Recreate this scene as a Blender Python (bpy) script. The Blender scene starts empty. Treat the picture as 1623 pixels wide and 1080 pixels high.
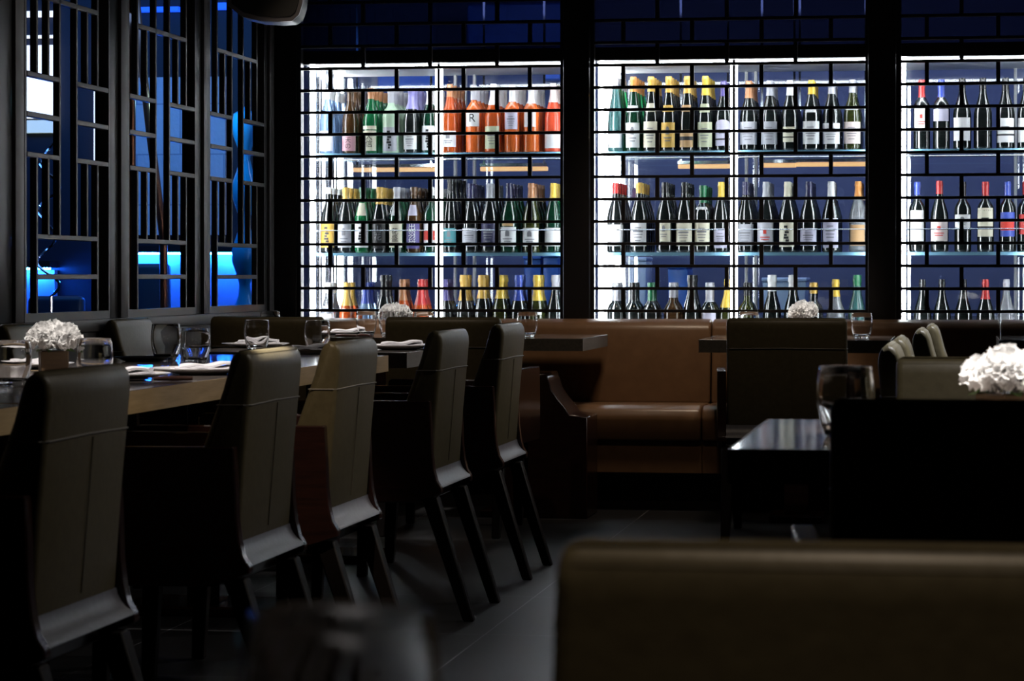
import bpy, bmesh, math, random
from mathutils import Vector, Matrix
R = math.radians
PI = math.pi
rnd = random.Random(7)
S = bpy.context.scene
COL = S.collection

# ------------------------------------------------------------------ camera
# room frame: +X along the back wall to the right, +Y towards the back wall, Z up
ALPHA = R(9.3); FPX = 4300.0; CX = 811.5; HY = 439.0; HC = 1.0
SA, CA = math.sin(ALPHA), math.cos(ALPHA)
cam_d = bpy.data.cameras.new('camera'); cam = bpy.data.objects.new('camera', cam_d); COL.objects.link(cam)
cam.location = (0, 0, HC); cam.rotation_euler = (R(90), 0, ALPHA)
cam_d.sensor_width = 36.0; cam_d.lens = FPX / 1623.0 * 36.0
cam_d.shift_y = -(540.0 - HY) / 1623.0
cam_d.clip_start = 0.05; cam_d.clip_end = 60
cam_d.dof.use_dof = True; cam_d.dof.focus_distance = 9.8; cam_d.dof.aperture_fstop = 13.0
S.camera = cam
def P(px, d):                    # point of the floor plan seen at photo column px, d metres deep
    t = (px - CX) / FPX
    return d * (t * CA - SA), d * (t * SA + CA)
def XA(px, Y):                   # X on a plane parallel to the back wall
    t = (px - CX) / FPX
    return Y * (t * CA - SA) / (t * SA + CA)

# ------------------------------------------------------------------ world, exposure, lamps
w = bpy.data.worlds.new('world'); S.world = w; w.use_nodes = True
w.node_tree.nodes['Background'].inputs[0].default_value = (0.55, 0.55, 0.6, 1)
w.node_tree.nodes['Background'].inputs[1].default_value = 0.008
S.view_settings.view_transform = 'Standard'; S.view_settings.look = 'None'
S.view_settings.exposure = 0.0; S.view_settings.gamma = 1.0
S.view_settings.use_curve_mapping = False
cy = S.cycles
cy.max_bounces = 10; cy.diffuse_bounces = 3; cy.glossy_bounces = 5; cy.transmission_bounces = 8
cy.transparent_max_bounces = 24; cy.caustics_reflective = False; cy.caustics_refractive = False
cy.sample_clamp_indirect = 10.0; cy.blur_glossy = 0.3

WARM = (1.0, 0.80, 0.60)
def spot(x, y, power, cone=60, z=2.66, tgt=None, col=WARM, rad=0.03, blend=0.8):
    d = bpy.data.lights.new('downlight', 'SPOT'); o = bpy.data.objects.new('downlight', d); COL.objects.link(o)
    d.energy = power; d.color = col; d.spot_size = R(cone); d.spot_blend = blend; d.shadow_soft_size = rad
    o.location = (x, y, z)
    t = Vector(tgt) if tgt else Vector((x, y, 0))
    o.rotation_euler = (t - o.location).to_track_quat('-Z', 'Y').to_euler()
def area(x, y, z, sx, sy, power, col, tgt):
    d = bpy.data.lights.new('ceiling_panel_light', 'AREA'); o = bpy.data.objects.new('ceiling_panel_light', d); COL.objects.link(o)
    d.shape = 'RECTANGLE'; d.size = sx; d.size_y = sy; d.energy = power; d.color = col
    o.location = (x, y, z)
    o.rotation_euler = (Vector(tgt) - o.location).to_track_quat('-Z', 'Y').to_euler()
# downlights over the tables and the banquette
NEUT = (1.0, 0.92, 0.84)
spot(-2.25, 6.1, 260, 42, tgt=(-2.3, 6.85, 0.75), col=NEUT); spot(-2.2, 8.9, 130, 34, tgt=(-2.2, 9.35, 0.75), col=NEUT); spot(-2.35, 11.1, 170, 32, tgt=(-2.4, 11.6, 0.8), col=NEUT)
spot(-1.72, 5.86, 1100, 12, tgt=(-1.54, 5.82, 0.84), col=NEUT); spot(-1.3, 5.0, 115, 15, tgt=(-1.58, 6.42, 0.64))
spot(-0.64, 11.1, 230, 26, tgt=(-0.64, 11.5, 0.8), col=NEUT)
spot(0.12, 4.0, 620, 24, tgt=(0.12, 4.55, 0.8), col=NEUT); spot(0.12, 4.25, 66, 40, tgt=(0.15, 5.3, 0.7), col=NEUT)  # second spot added just to brighten the facing armchair
spot(-1.0, 11.0, 60, 62, tgt=(-1.35, 11.95, 0.45), rad=0.2)
spot(-1.15, 9.5, 13, 36, tgt=(-1.15, 11.5, 0.35)); spot(-0.6, 9.1, 18, 30, tgt=(-0.64, 10.3, 0.6)); spot(-2.3, 9.2, 22, 40, tgt=(-2.3, 10.4, 0.65))  # weak fill spots added to lift the banquette front and chair backs
# fill spots added along the aisle to brighten the lattice wall and chair backs
for yy, pw in ((5.4, 40), (7.4, 70), (9.4, 70), (11.2, 55)):
    spot(1.0, yy, pw, 66, tgt=(-2.2, yy - 1.3, 0.8), rad=0.10, col=NEUT)
spot(0.75, 6.75, 380, 58, tgt=(.3, 6.7, .6), col=(.92, .93, 1.0), blend=.5); spot(0.75, 8.6, 380, 58, tgt=(.3, 8.55, .6), col=(.92, .93, 1.0), blend=.5)
spot(-0.1, 1.75, 46, 60, tgt=(0.2, 1.55, 0.8))
# blue light of the bar beyond the screens
area(-4.6, 13.4, 2.68, 2.4, 1.0, 36, (0.10, 0.32, 1.0), (-4.8, 15.0, 1.4))
area(-0.5, 14.0, 2.68, 4.5, 0.8, 54, (0.42, 0.52, 1.0), (-0.5, 15.2, 1.2))

# ------------------------------------------------------------------ materials
def mat(name, col, rough=0.5, metal=0.0, spec=0.5, coat=0.0, trans=0.0, ior=1.45, emit=None, es=0.0, sheen=0.0):
    m = bpy.data.materials.new(name); m.use_nodes = True
    b = m.node_tree.nodes['Principled BSDF']
    b.inputs['Base Color'].default_value = (*col, 1); b.inputs['Roughness'].default_value = rough
    b.inputs['Metallic'].default_value = metal; b.inputs['Specular IOR Level'].default_value = spec
    b.inputs['Coat Weight'].default_value = coat; b.inputs['Coat Roughness'].default_value = 0.08
    b.inputs['Transmission Weight'].default_value = trans; b.inputs['IOR'].default_value = ior
    if sheen: b.inputs['Sheen Weight'].default_value = sheen
    if emit:
        b.inputs['Emission Color'].default_value = (*emit, 1); b.inputs['Emission Strength'].default_value = es
    return m
def noisy(m, c1, c2, scale, bump=0.0, stretch=(1, 1, 1), detail=4, rough=None):
    nt = m.node_tree; b = nt.nodes['Principled BSDF']
    tc = nt.nodes.new('ShaderNodeTexCoord'); mp = nt.nodes.new('ShaderNodeMapping')
    mp.inputs['Scale'].default_value = stretch
    nz = nt.nodes.new('ShaderNodeTexNoise'); nz.inputs['Scale'].default_value = scale; nz.inputs['Detail'].default_value = detail
    rp = nt.nodes.new('ShaderNodeValToRGB'); rp.color_ramp.elements[0].position = 0.3; rp.color_ramp.elements[1].position = 0.7
    rp.color_ramp.elements[0].color = (*c1, 1); rp.color_ramp.elements[1].color = (*c2, 1)
    nt.links.new(tc.outputs['Object'], mp.inputs['Vector']); nt.links.new(mp.outputs[0], nz.inputs['Vector'])
    nt.links.new(nz.outputs['Fac'], rp.inputs[0]); nt.links.new(rp.outputs[0], b.inputs['Base Color'])
    if bump:
        bp = nt.nodes.new('ShaderNodeBump'); bp.inputs['Strength'].default_value = bump; bp.inputs['Distance'].default_value = 0.01
        nt.links.new(nz.outputs['Fac'], bp.inputs['Height']); nt.links.new(bp.outputs[0], b.inputs['Normal'])
    return m
def thin_glass(name, tint, refl=0.05, rough=0.0):
    m = bpy.data.materials.new(name); m.use_nodes = True; nt = m.node_tree; nt.nodes.clear()
    out = nt.nodes.new('ShaderNodeOutputMaterial'); mx = nt.nodes.new('ShaderNodeMixShader')
    tr = nt.nodes.new('ShaderNodeBsdfTransparent'); gl = nt.nodes.new('ShaderNodeBsdfGlossy')
    tr.inputs[0].default_value = (*tint, 1); gl.inputs['Roughness'].default_value = rough
    lw = nt.nodes.new('ShaderNodeLayerWeight'); pw = nt.nodes.new('ShaderNodeMath'); pw.operation = 'POWER'; pw.inputs[1].default_value = 5
    lw.inputs['Blend'].default_value = 0.5
    ma = nt.nodes.new('ShaderNodeMath'); ma.operation = 'MULTIPLY_ADD'; ma.inputs[1].default_value = 0.9; ma.inputs[2].default_value = refl
    nt.links.new(lw.outputs['Facing'], pw.inputs[0]); nt.links.new(pw.outputs[0], ma.inputs[0])
    nt.links.new(ma.outputs[0], mx.inputs[0]); nt.links.new(tr.outputs[0], mx.inputs[1]); nt.links.new(gl.outputs[0], mx.inputs[2])
    nt.links.new(mx.outputs[0], out.inputs[0])
    return m
M = {}
M['leather'] = noisy(mat('olive_leather', (0.1, 0.09, 0.07), 0.42, spec=0.35), (0.088, 0.073, 0.040), (0.107, 0.09, 0.050), 60, 0.05)
M['leather_grey'] = noisy(mat('grey_leather', (0.2, 0.2, 0.2), 0.36, spec=0.5), (0.115, 0.115, 0.135), (0.14, 0.14, 0.165), 60, 0.04)  # dark leather with the cabinet light's lavender sheen put into its colour
M['brown_leather'] = noisy(mat('brown_leather', (0.1, 0.05, 0.03), 0.33, spec=0.5), (0.17, 0.092, 0.048), (0.205, 0.112, 0.058), 18, 0.03)
M['piping'] = mat('stitched_piping', (0.22, 0.205, 0.18), 0.5)
M['seam'] = mat('sewn_seam', (0.07, 0.06, 0.045), 0.6)
M['wood'] = noisy(mat('dark_wood', (0.02, 0.008, 0.006), 0.25, coat=0.3), (0.016, 0.007, 0.006), (0.03, 0.011, 0.008), 9, 0, (1, 1, 14))
M['table_top'] = noisy(mat('table_wood', (0.04, 0.03, 0.028), 0.09, spec=0.6), (0.13, 0.11, 0.10), (0.18, 0.155, 0.14), 6, 0, (14, 1, 1))
M['table_edge'] = noisy(mat('table_edge_wood', (0.3, 0.2, 0.1), 0.4), (0.34, 0.235, 0.11), (0.46, 0.325, 0.17), 8, 0, (12, 1, 12))  # lit copy of the edge wood, warm spot light put into the colour
M['leg'] = mat('black_stained_wood', (0.008, 0.006, 0.006), 0.5, spec=0.15)
M['table_edge_dark'] = noisy(mat('grey_table_edge', (0.12, 0.1, 0.09), 0.4), (0.10, 0.09, 0.078), (0.15, 0.132, 0.115), 8, 0, (12, 1, 12))  # shaded copy of the same edge wood, for tables outside the warm light
M['lacquer'] = mat('black_lacquer', (0.012, 0.011, 0.012), 0.35)
M['lattice'] = mat('grey_lacquer', (0.05, 0.048, 0.047), 0.4)
M['post'] = noisy(mat('grey_brown_lacquer', (0.09, 0.085, 0.085), 0.45), (0.055, 0.052, 0.052), (0.065, 0.061, 0.06), 5, 0, (1, 1, .2))
M['wainscot'] = mat('dark_wall_panel', (0.034, 0.032, 0.032), 0.5)
M['ceiling'] = mat('dark_ceiling', (0.02, 0.02, 0.022), 0.8)
M['blackwall'] = mat('dark_wall', (0.02, 0.019, 0.02), 0.6)
M['steel'] = mat('brushed_steel', (0.75, 0.77, 0.82), 0.12, metal=1.0)
M['white_metal'] = mat('white_metal', (0.75, 0.76, 0.8), 0.3)
M['led'] = mat('led_strip', (1, 1, 1), 0.5, emit=(0.95, 0.97, 1.0), es=40.0)
M['led_soft'] = mat('led_diffuser', (1, 1, 1), 0.5, emit=(0.93, 0.96, 1.0), es=20.0)
M['warm_tube'] = mat('warm_heat_lamp', (1, .7, .4), 0.5, emit=(1.0, 0.52, 0.2), es=0.9)
M['blue_tube'] = mat('blue_neon', (0, .1, 1), 0.5, emit=(0.01, 0.09, 1.0), es=1.3)
M['cyan_tube'] = mat('cyan_neon', (0, .5, 1), 0.5, emit=(0.01, 0.13, 1.0), es=480.0)
M['lightbox'] = mat('white_light_box', (1, 1, 1), 0.5, emit=(0.93, 0.96, 0.98), es=1.0)
M['lightbox_green'] = mat('pale_green_light_box', (1, 1, 1), 0.5, emit=(0.40, 0.52, 0.44), es=0.8)
M['glass_pane'] = thin_glass('window_glass', (0.96, 0.98, 0.98), 0.035)
M['transom'] = thin_glass('tinted_transom_glass', (0.22, 0.23, 0.28), 0.03)
M['glass_shelf'] = thin_glass('shelf_glass', (0.86, 0.94, 0.97), 0.10)
M['shelf_edge'] = mat('shelf_glass_edge', (0.22, 0.45, 0.62), 0.1)
_nt = M['glass_shelf'].node_tree; _o = _nt.nodes['Material Output']; _src = _o.inputs[0].links[0].from_socket
_d = _nt.nodes.new('ShaderNodeBsdfTranslucent'); _d2 = _nt.nodes.new('ShaderNodeBsdfDiffuse'); _m1 = _nt.nodes.new('ShaderNodeMixShader'); _m2 = _nt.nodes.new('ShaderNodeMixShader')
_d.inputs[0].default_value = (.7, .85, 1, 1); _d2.inputs[0].default_value = (.7, .85, 1, 1); _m2.inputs[0].default_value = 0.22
_nt.links.new(_d.outputs[0], _m1.inputs[1]); _nt.links.new(_d2.outputs[0], _m1.inputs[2]); _nt.links.new(_src, _m2.inputs[1]); _nt.links.new(_m1.outputs[0], _m2.inputs[2]); _nt.links.new(_m2.outputs[0], _o.inputs[0])
M['tumbler'] = mat('clear_glass', (1, 1, 1), 0.02, trans=1.0, ior=1.46)
M['porcelain'] = mat('white_porcelain', (0.72, 0.71, 0.72), 0.2)
M['napkin'] = noisy(mat('white_linen', (0.7, 0.69, 0.72), 0.8), (0.66, 0.65, 0.69), (0.76, 0.75, 0.78), 40, 0.1)
M['petal'] = mat('white_petal', (0.9, 0.9, 0.9), 0.6)
_nt = M['petal'].node_tree; _o = _nt.nodes['Material Output']; _b = _nt.nodes['Principled BSDF']
_t = _nt.nodes.new('ShaderNodeBsdfTranslucent'); _t.inputs[0].default_value = (.95, .95, .95, 1); _m = _nt.nodes.new('ShaderNodeMixShader'); _m.inputs[0].default_value = 0.45
_nt.links.new(_b.outputs[0], _m.inputs[1]); _nt.links.new(_t.outputs[0], _m.inputs[2]); _nt.links.new(_m.outputs[0], _o.inputs[0])
M['leaf'] = mat('green_leaf', (0.10, 0.22, 0.05), 0.5)
M['vase'] = noisy(mat('brown_vase', (0.1, 0.06, 0.03), 0.35), (0.09, 0.06, 0.035), (0.14, 0.09, 0.05), 14, 0, (1, 1, 8))
M['silver'] = mat('cutlery_steel', (0.7, 0.7, 0.72), 0.15, metal=1.0)
M['handle_wood'] = mat('cutlery_handle', (0.05, 0.015, 0.01), 0.3)
M['copper'] = mat('copper', (0.26, 0.11, 0.06), 0.3, metal=0.8)
M['blue_cloth'] = mat('blue_upholstery', (0.02, 0.05, 0.09), 0.5)
M['blue_panel'] = mat('blue_panel', (0.16, 0.2, 0.3), 0.6)
M['darkblue'] = mat('dark_blue_wall', (0.010, 0.012, 0.026), 0.6)
M['navy'] = mat('navy_wall', (0.10, 0.12, 0.22), 0.6)
M['tub'] = mat('pale_blue_plastic', (0.45, 0.6, 0.85), 0.35)
M['tub_deep'] = mat('deep_blue_plastic', (0.05, 0.16, 0.55), 0.35)
M['speaker'] = mat('black_plastic', (0.02, 0.02, 0.02), 0.4)
M['speaker_rim'] = mat('grey_rim', (0.2, 0.19, 0.2), 0.3, metal=0.5)
M['cord'] = mat('chrome', (0.6, 0.62, 0.65), 0.15, metal=1.0)
def brick_mat(name, c1, c2, mort, bw, bh, msize, rough, off=0.5, bump=0.2):
    m = mat(name, c1, rough); nt = m.node_tree; b = nt.nodes['Principled BSDF']
    tc = nt.nodes.new('ShaderNodeTexCoord'); bt = nt.nodes.new('ShaderNodeTexBrick')
    bt.offset = off; bt.inputs['Color1'].default_value = (*c1, 1); bt.inputs['Color2'].default_value = (*c2, 1)
    bt.inputs['Mortar'].default_value = (*mort, 1); bt.inputs['Scale'].default_value = 1.0
    bt.inputs['Brick Width'].default_value = bw; bt.inputs['Row Height'].default_value = bh; bt.inputs['Mortar Size'].default_value = msize
    nz = nt.nodes.new('ShaderNodeTexNoise'); nz.inputs['Scale'].default_value = 25
    nt.links.new(tc.outputs['UV'], bt.inputs['Vector']); nt.links.new(bt.outputs['Color'], b.inputs['Base Color'])
    bp = nt.nodes.new('ShaderNodeBump'); bp.inputs['Strength'].default_value = bump; bp.inputs['Distance'].default_value = 0.008
    nt.links.new(nz.outputs['Fac'], bp.inputs['Height']); nt.links.new(bp.outputs[0], b.inputs['Normal'])
    return m
M['floor'] = brick_mat('dark_floor_tiles', (0.016, 0.016, 0.017), (0.019, 0.019, 0.02), (0.12, 0.12, 0.13), 0.9, 0.9, 0.0022, 0.4, 0.0, 0.04)
M['floor'].node_tree.nodes['Principled BSDF'].inputs['Specular IOR Level'].default_value = 0.15
M['stone'] = brick_mat('blue_lit_stone', (0.55, 0.58, 0.66), (0.48, 0.52, 0.62), (0.3, 0.34, 0.45), 0.5, 0.28, 0.004, 0.7, 0.5, 0.5)

# ------------------------------------------------------------------ mesh helpers
def smooth(me, ang=35):
    me.polygons.foreach_set('use_smooth', [True] * len(me.polygons)); me.set_sharp_from_angle(angle=R(ang)); me.update()
class MB:
    def __init__(s): s.bm = bmesh.new()
    def box(s, x0, x1, y0, y1, z0, z1, bev=0.0, seg=2):
        c = [(x0, y0, z0), (x1, y0, z0), (x1, y1, z0), (x0, y1, z0), (x0, y0, z1), (x1, y0, z1), (x1, y1, z1), (x0, y1, z1)]
        v = [s.bm.verts.new(p) for p in c]
        f = [s.bm.faces.new([v[i] for i in q]) for q in ((0, 3, 2, 1), (4, 5, 6, 7), (0, 1, 5, 4), (1, 2, 6, 5), (2, 3, 7, 6), (3, 0, 4, 7))]
        if bev:
            es = list({e for q in f for e in q.edges})
            bmesh.ops.bevel(s.bm, geom=es, offset=bev, segments=seg, profile=0.5, affect='EDGES')
        return s
    def prism(s, poly, axis, a, b, bev=0.0, seg=2, taper=None):
        # poly in the plane across axis: 'x' -> (y,z), 'y' -> (x,z), 'z' -> (x,y)
        def pt(p, k):
            return {'x': (k, p[0], p[1]), 'y': (p[0], k, p[1]), 'z': (p[0], p[1], k)}[axis]
        va = [s.bm.verts.new(pt(p, a)) for p in poly]; vb = [s.bm.verts.new(pt(p, b)) for p in poly]
        n = len(poly); fs = [s.bm.faces.new(va[::-1]), s.bm.faces.new(vb)]
        for i in range(n): fs.append(s.bm.faces.new([va[i], va[(i + 1) % n], vb[(i + 1) % n], vb[i]]))
        bmesh.ops.recalc_face_normals(s.bm, faces=fs)
        if bev:
            es = list({e for f in fs for e in f.edges if e.calc_face_angle(0) > 0.35})
            bmesh.ops.bevel(s.bm, geom=es, offset=bev, segments=seg, profile=0.5, affect='EDGES')
        return s
    def lathe(s, prof, seg=20, c=(0, 0, 0)):
        rings = []
        for r, z in prof:
            if r < 1e-6: rings.append([s.bm.verts.new((c[0], c[1], c[2] + z))])
            else: rings.append([s.bm.verts.new((c[0] + r * math.cos(2 * PI * k / seg), c[1] + r * math.sin(2 * PI * k / seg), c[2] + z)) for k in range(seg)])
        for A, B in zip(rings, rings[1:]):
            for k in range(seg):
                k2 = (k + 1) % seg
                if len(A) == 1 and len(B) == 1: continue
                if len(A) == 1: s.bm.faces.new([A[0], B[k2], B[k]])
                elif len(B) == 1: s.bm.faces.new([A[k], A[k2], B[0]])
                else: s.bm.faces.new([A[k], A[k2], B[k2], B[k]])
        return s
    def tube(s, pts, r, seg=8):
        pts = [Vector(p) for p in pts]; rings = []
        rr = r if isinstance(r, (list, tuple)) else [r] * len(pts)
        up = Vector((0.123, 0.27, 0.95)).normalized()
        for i, p in enumerate(pts):
            t = (pts[min(i + 1, len(pts) - 1)] - pts[max(i - 1, 0)]).normalized()
            a = t.cross(up).normalized(); b = t.cross(a)
            rings.append([s.bm.verts.new(p + rr[i] * (math.cos(2 * PI * k / seg) * a + math.sin(2 * PI * k / seg) * b)) for k in range(seg)])
        for A, B in zip(rings, rings[1:]):
            for k in range(seg): s.bm.faces.new([A[k], A[(k + 1) % seg], B[(k + 1) % seg], B[k]])
        s.bm.faces.new(rings[0][::-1]); s.bm.faces.new(rings[-1])
        return s
    def leg(s, p0, s0, p1, s1, bev=0.004):
        a = [s.bm.verts.new((p0[0] + i * s0, p0[1] + j * s0, p0[2])) for i, j in ((-1, -1), (1, -1), (1, 1), (-1, 1))]
        b = [s.bm.verts.new((p1[0] + i * s1, p1[1] + j * s1, p1[2])) for i, j in ((-1, -1), (1, -1), (1, 1), (-1, 1))]
        fs = [s.bm.faces.new(a), s.bm.faces.new(b[::-1])]
        for i in range(4): fs.append(s.bm.faces.new([a[i], b[i], b[(i + 1) % 4], a[(i + 1) % 4]]))
        bmesh.ops.recalc_face_normals(s.bm, faces=fs)
        bmesh.ops.bevel(s.bm, geom=list({e for f in fs for e in f.edges}), offset=bev, segments=1, affect='EDGES')
        return s
    def mesh(s, name, m, ang=35):
        me = bpy.data.meshes.new(name); bmesh.ops.recalc_face_normals(s.bm, faces=list(s.bm.faces)); s.bm.to_mesh(me); s.bm.free(); smooth(me, ang)
        for q in (m if isinstance(m, (list, tuple)) else [m]): me.materials.append(q)
        return me
    def build(s, name, m, parent=None, loc=(0, 0, 0), ang=35):
        return link(name, s.mesh(name, m, ang), parent, loc)
def link(name, me, parent=None, loc=(0, 0, 0)):
    o = bpy.data.objects.new(name, me); COL.objects.link(o); o.parent = parent; o.location = loc
    return o
def tag(o, label=None, cat=None, group=None, kind=None):
    if label: o['label'] = label
    if cat: o['category'] = cat
    if group: o['group'] = group
    if kind: o['kind'] = kind
    return o
def empty(name, loc=(0, 0, 0), rz=0, **k):
    o = bpy.data.objects.new(name, None); COL.objects.link(o); o.location = loc; o.rotation_euler = (0, 0, rz); o.empty_display_size = 0.1
    return tag(o, **k) if k else o
def copy_tree(o, parent=None):
    c = o.copy(); COL.objects.link(c); c.parent = parent
    for ch in list(o.children): copy_tree(ch, c)
    return c
def struct(o): o['kind'] = 'structure'; return o
def uvbox(o, sc=1.0):
    me = o.data; uv = me.uv_layers.new(name='UVMap')
    for p in me.polygons:
        ax = max(range(3), key=lambda i: abs(p.normal[i])); ij = [(1, 2), (0, 2), (0, 1)][ax]
        for li in p.loop_indices:
            c = me.vertices[me.loops[li].vertex_index].co; uv.data[li].uv = (c[ij[0]] * sc, c[ij[1]] * sc)

# ------------------------------------------------------------------ room shell
YB = 12.2; XL = -3.1; ZC = 2.75
o = struct(MB().box(-7.0, 4.6, -1.6, 15.4, -0.1, 0).build('floor', M['floor'])); 
uvbox(o)
for l in o.data.uv_layers[0].data: l.uv = (l.uv[0] + 1.3 + 9.0, l.uv[1] + 9.0 - 0.27)
struct(MB().box(-7.0, 4.6, -1.6, 15.4, ZC, ZC + 0.1).build('ceiling', M['ceiling']))
struct(MB().box(4.5, 4.6, -1.6, 15.4, 0, ZC).build('wall_right', M['blackwall']))
struct(MB().box(-7.0, 4.5, -1.7, -1.6, 0, ZC).build('wall_front', M['blackwall']))
struct(MB().box(-7.0, 4.5, 15.3, 15.4, 0, ZC).build('wall_far', M['navy']))
struct(MB().box(-7.1, -7.0, -1.6, 15.4, 0, ZC).build('wall_beyond', M['blackwall']))
# left wall: solid up to the first screen, low wainscot under the screens, solid band above
b = MB().box(XL - 0.12, XL, -1.6, 8.42, 0, ZC)
b.box(XL - 0.12, XL, 8.42, YB, 0, 0.80); b.box(XL - 0.12, XL, 8.42, YB, 2.52, ZC)
struct(b.build('wall_left', M['wainscot']))
b = MB().box(XL - 0.10, XL + 0.012, 8.42, YB, 0.80, 0.845, 0.006)
struct(b.build('trim_1', M['post']))
for i, (y0, y1) in enumerate(((8.42, 8.76), (9.70, 9.92), (10.85, 11.06), (11.99, 12.16))):
    b = MB().box(XL - 0.06, XL - 0.012, y0, y1 - 0.085, 0.845, 2.52, 0.003)
    struct(b.build('trim_%d' % (2 * i + 2), M['lacquer']))  # recessed half of the post, its shade put into the black colour
    b = MB().box(XL - 0.06, XL, y1 - 0.085, y1, 0.845, 2.52, 0.003)
    struct(b.build('trim_%d' % (2 * i + 3), M['post']))
# back wall: black posts between the cabinet bays, low wall behind the banquette, header above
for i, (pa, pb, ya) in enumerate(((400, 470, YB - 0.02), (893, 934, YB - 0.05), (1376, 1420, YB - 0.05))):
    x0, x1 = XA(pa, ya), XA(pb, ya)
    struct(MB().box(x0, x1, ya, YB + 0.12, 0, ZC, 0.004).build('trim_%d' % (i + 10), M['lacquer']))
struct(MB().box(XL, 4.5, YB + 0.09, YB + 0.096, 2.045, 2.5).build('window_1', M['transom']))
struct(MB().box(XL, 4.5, YB + 0.0, YB + 0.12, 0, 0.62).build('wall_back', M['blackwall']))
struct(MB().box(XL, 4.5, YB + 0.05, YB + 0.14, 1.985, 2.045).box(XL, 4.5, YB + 0.05, YB + 0.14, 2.5, ZC).build('trim_13', M['lacquer']))
# ------------------------------------------------------------------ left lattice screens
VO = (0.0, 0.12, 0.24, 0.36, 0.545, 0.665, 0.785, 0.93)
ZH = (1.0, 1.138, 1.416, 1.553, 1.69, 1.966)
def lattice(y0, label):
    root = empty('lattice_screen', (XL - 0.012, y0, 0.845), label=label, cat='screen', group='lattice screens along the left wall')
    W = VO[-1] + 0.0; bz = 0.845
    f = MB()
    f.box(-0.03, 0.010, 0, 0.018, 0, 1.68); f.box(-0.03, 0.010, W - 0.012, W, 0, 1.68)
    f.box(-0.03, 0.010, 0.018, W - 0.012, 0, 0.03); f.box(-0.03, 0.010, 0.018, W - 0.012, 1.65, 1.68)
    f.build('screen_frame', M['lattice'], root)
    def vb(y, z0, z1): MB().box(-0.012, 0.012, y - 0.009, y + 0.009, z0 - bz, z1 - bz, 0.002, 1).build('upright_bar', M['lattice'], root)
    def hb(ya, yb, z): MB().box(-0.012, 0.012, ya, yb, z - bz - 0.009, z - bz + 0.009, 0.002, 1).build('cross_bar', M['lattice'], root)
    top = 2.495
    for k in (1, 6):
        vb(VO[k], 0.875, ZH[2]); vb(VO[k], ZH[4], top)
    for k in (2, 5):
        vb(VO[k], ZH[1], ZH[2]); vb(VO[k], ZH[4], ZH[5])
    for k in (3, 4): vb(VO[k], ZH[1], top)
    hb(VO[1], VO[6], ZH[0]); hb(VO[1], VO[6], ZH[1]); hb(VO[1], VO[6], ZH[5]); hb(VO[1], VO[6], 2.24)
    for z in ZH[2:5]:
        hb(0.02, VO[3], z); hb(VO[4], W - 0.02, z)
    return root
lattice(8.77, 'dark lattice screen beside the white light box, above the white flowers on the table')
lattice(9.925, 'dark lattice screen in front of the blue stone wall and the copper pole')
lattice(11.06, 'dark lattice screen next to the corner, with the bright blue panel behind it')

# ------------------------------------------------------------------ grille screens in front of the bottles
ZB0, DZ = 0.846, 0.1012
def grille(pa, pb, A, B, label):
    x0, x1 = XA(pa, YB), XA(pb, YB)
    root = empty('grille_screen', ((x0 + x1) / 2, YB, ZB0), label=label, cat='screen', group='black bar grilles in front of the wine cabinet')
    h = (x1 - x0) / 2; cxm = (x0 + x1) / 2
    f = MB(); f.box(-h, -h + 0.024, -0.014, 0.03, -0.22, 1.66); f.box(h - 0.012, h, -0.014, 0.03, -0.22, 1.66)
    f.build('grille_frame', M['lacquer'], root)
    for k in range(17):
        z = k * DZ
        MB().box(-h, h, -0.012, 0.012, z - 0.0068, z + 0.0068, 0.0015, 1).build('cross_bar', M['lacquer'], root)
        if k < 15:
            for p in (A if k % 2 == 0 else B):
                x = XA(p, YB) - cxm
                MB().box(x - 0.009, x + 0.009, -0.010, 0.010, z + 0.0068, z + DZ - 0.0068).build('short_bar', M['lacquer'], root)
    return root
grille(470, 893, (524, 629, 735, 840), (576, 682, 788), 'black bar grille in front of the left bay with the orange rose bottles')
grille(934, 1376, (988, 1097, 1207, 1317), (1042, 1152, 1261), 'black bar grille in front of the middle bay, behind the tan banquette')
grille(1420, 1850, (1469, 1582, 1695, 1805), (1524, 1637, 1750), 'black bar grille in front of the right bay with few bottles')

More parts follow.
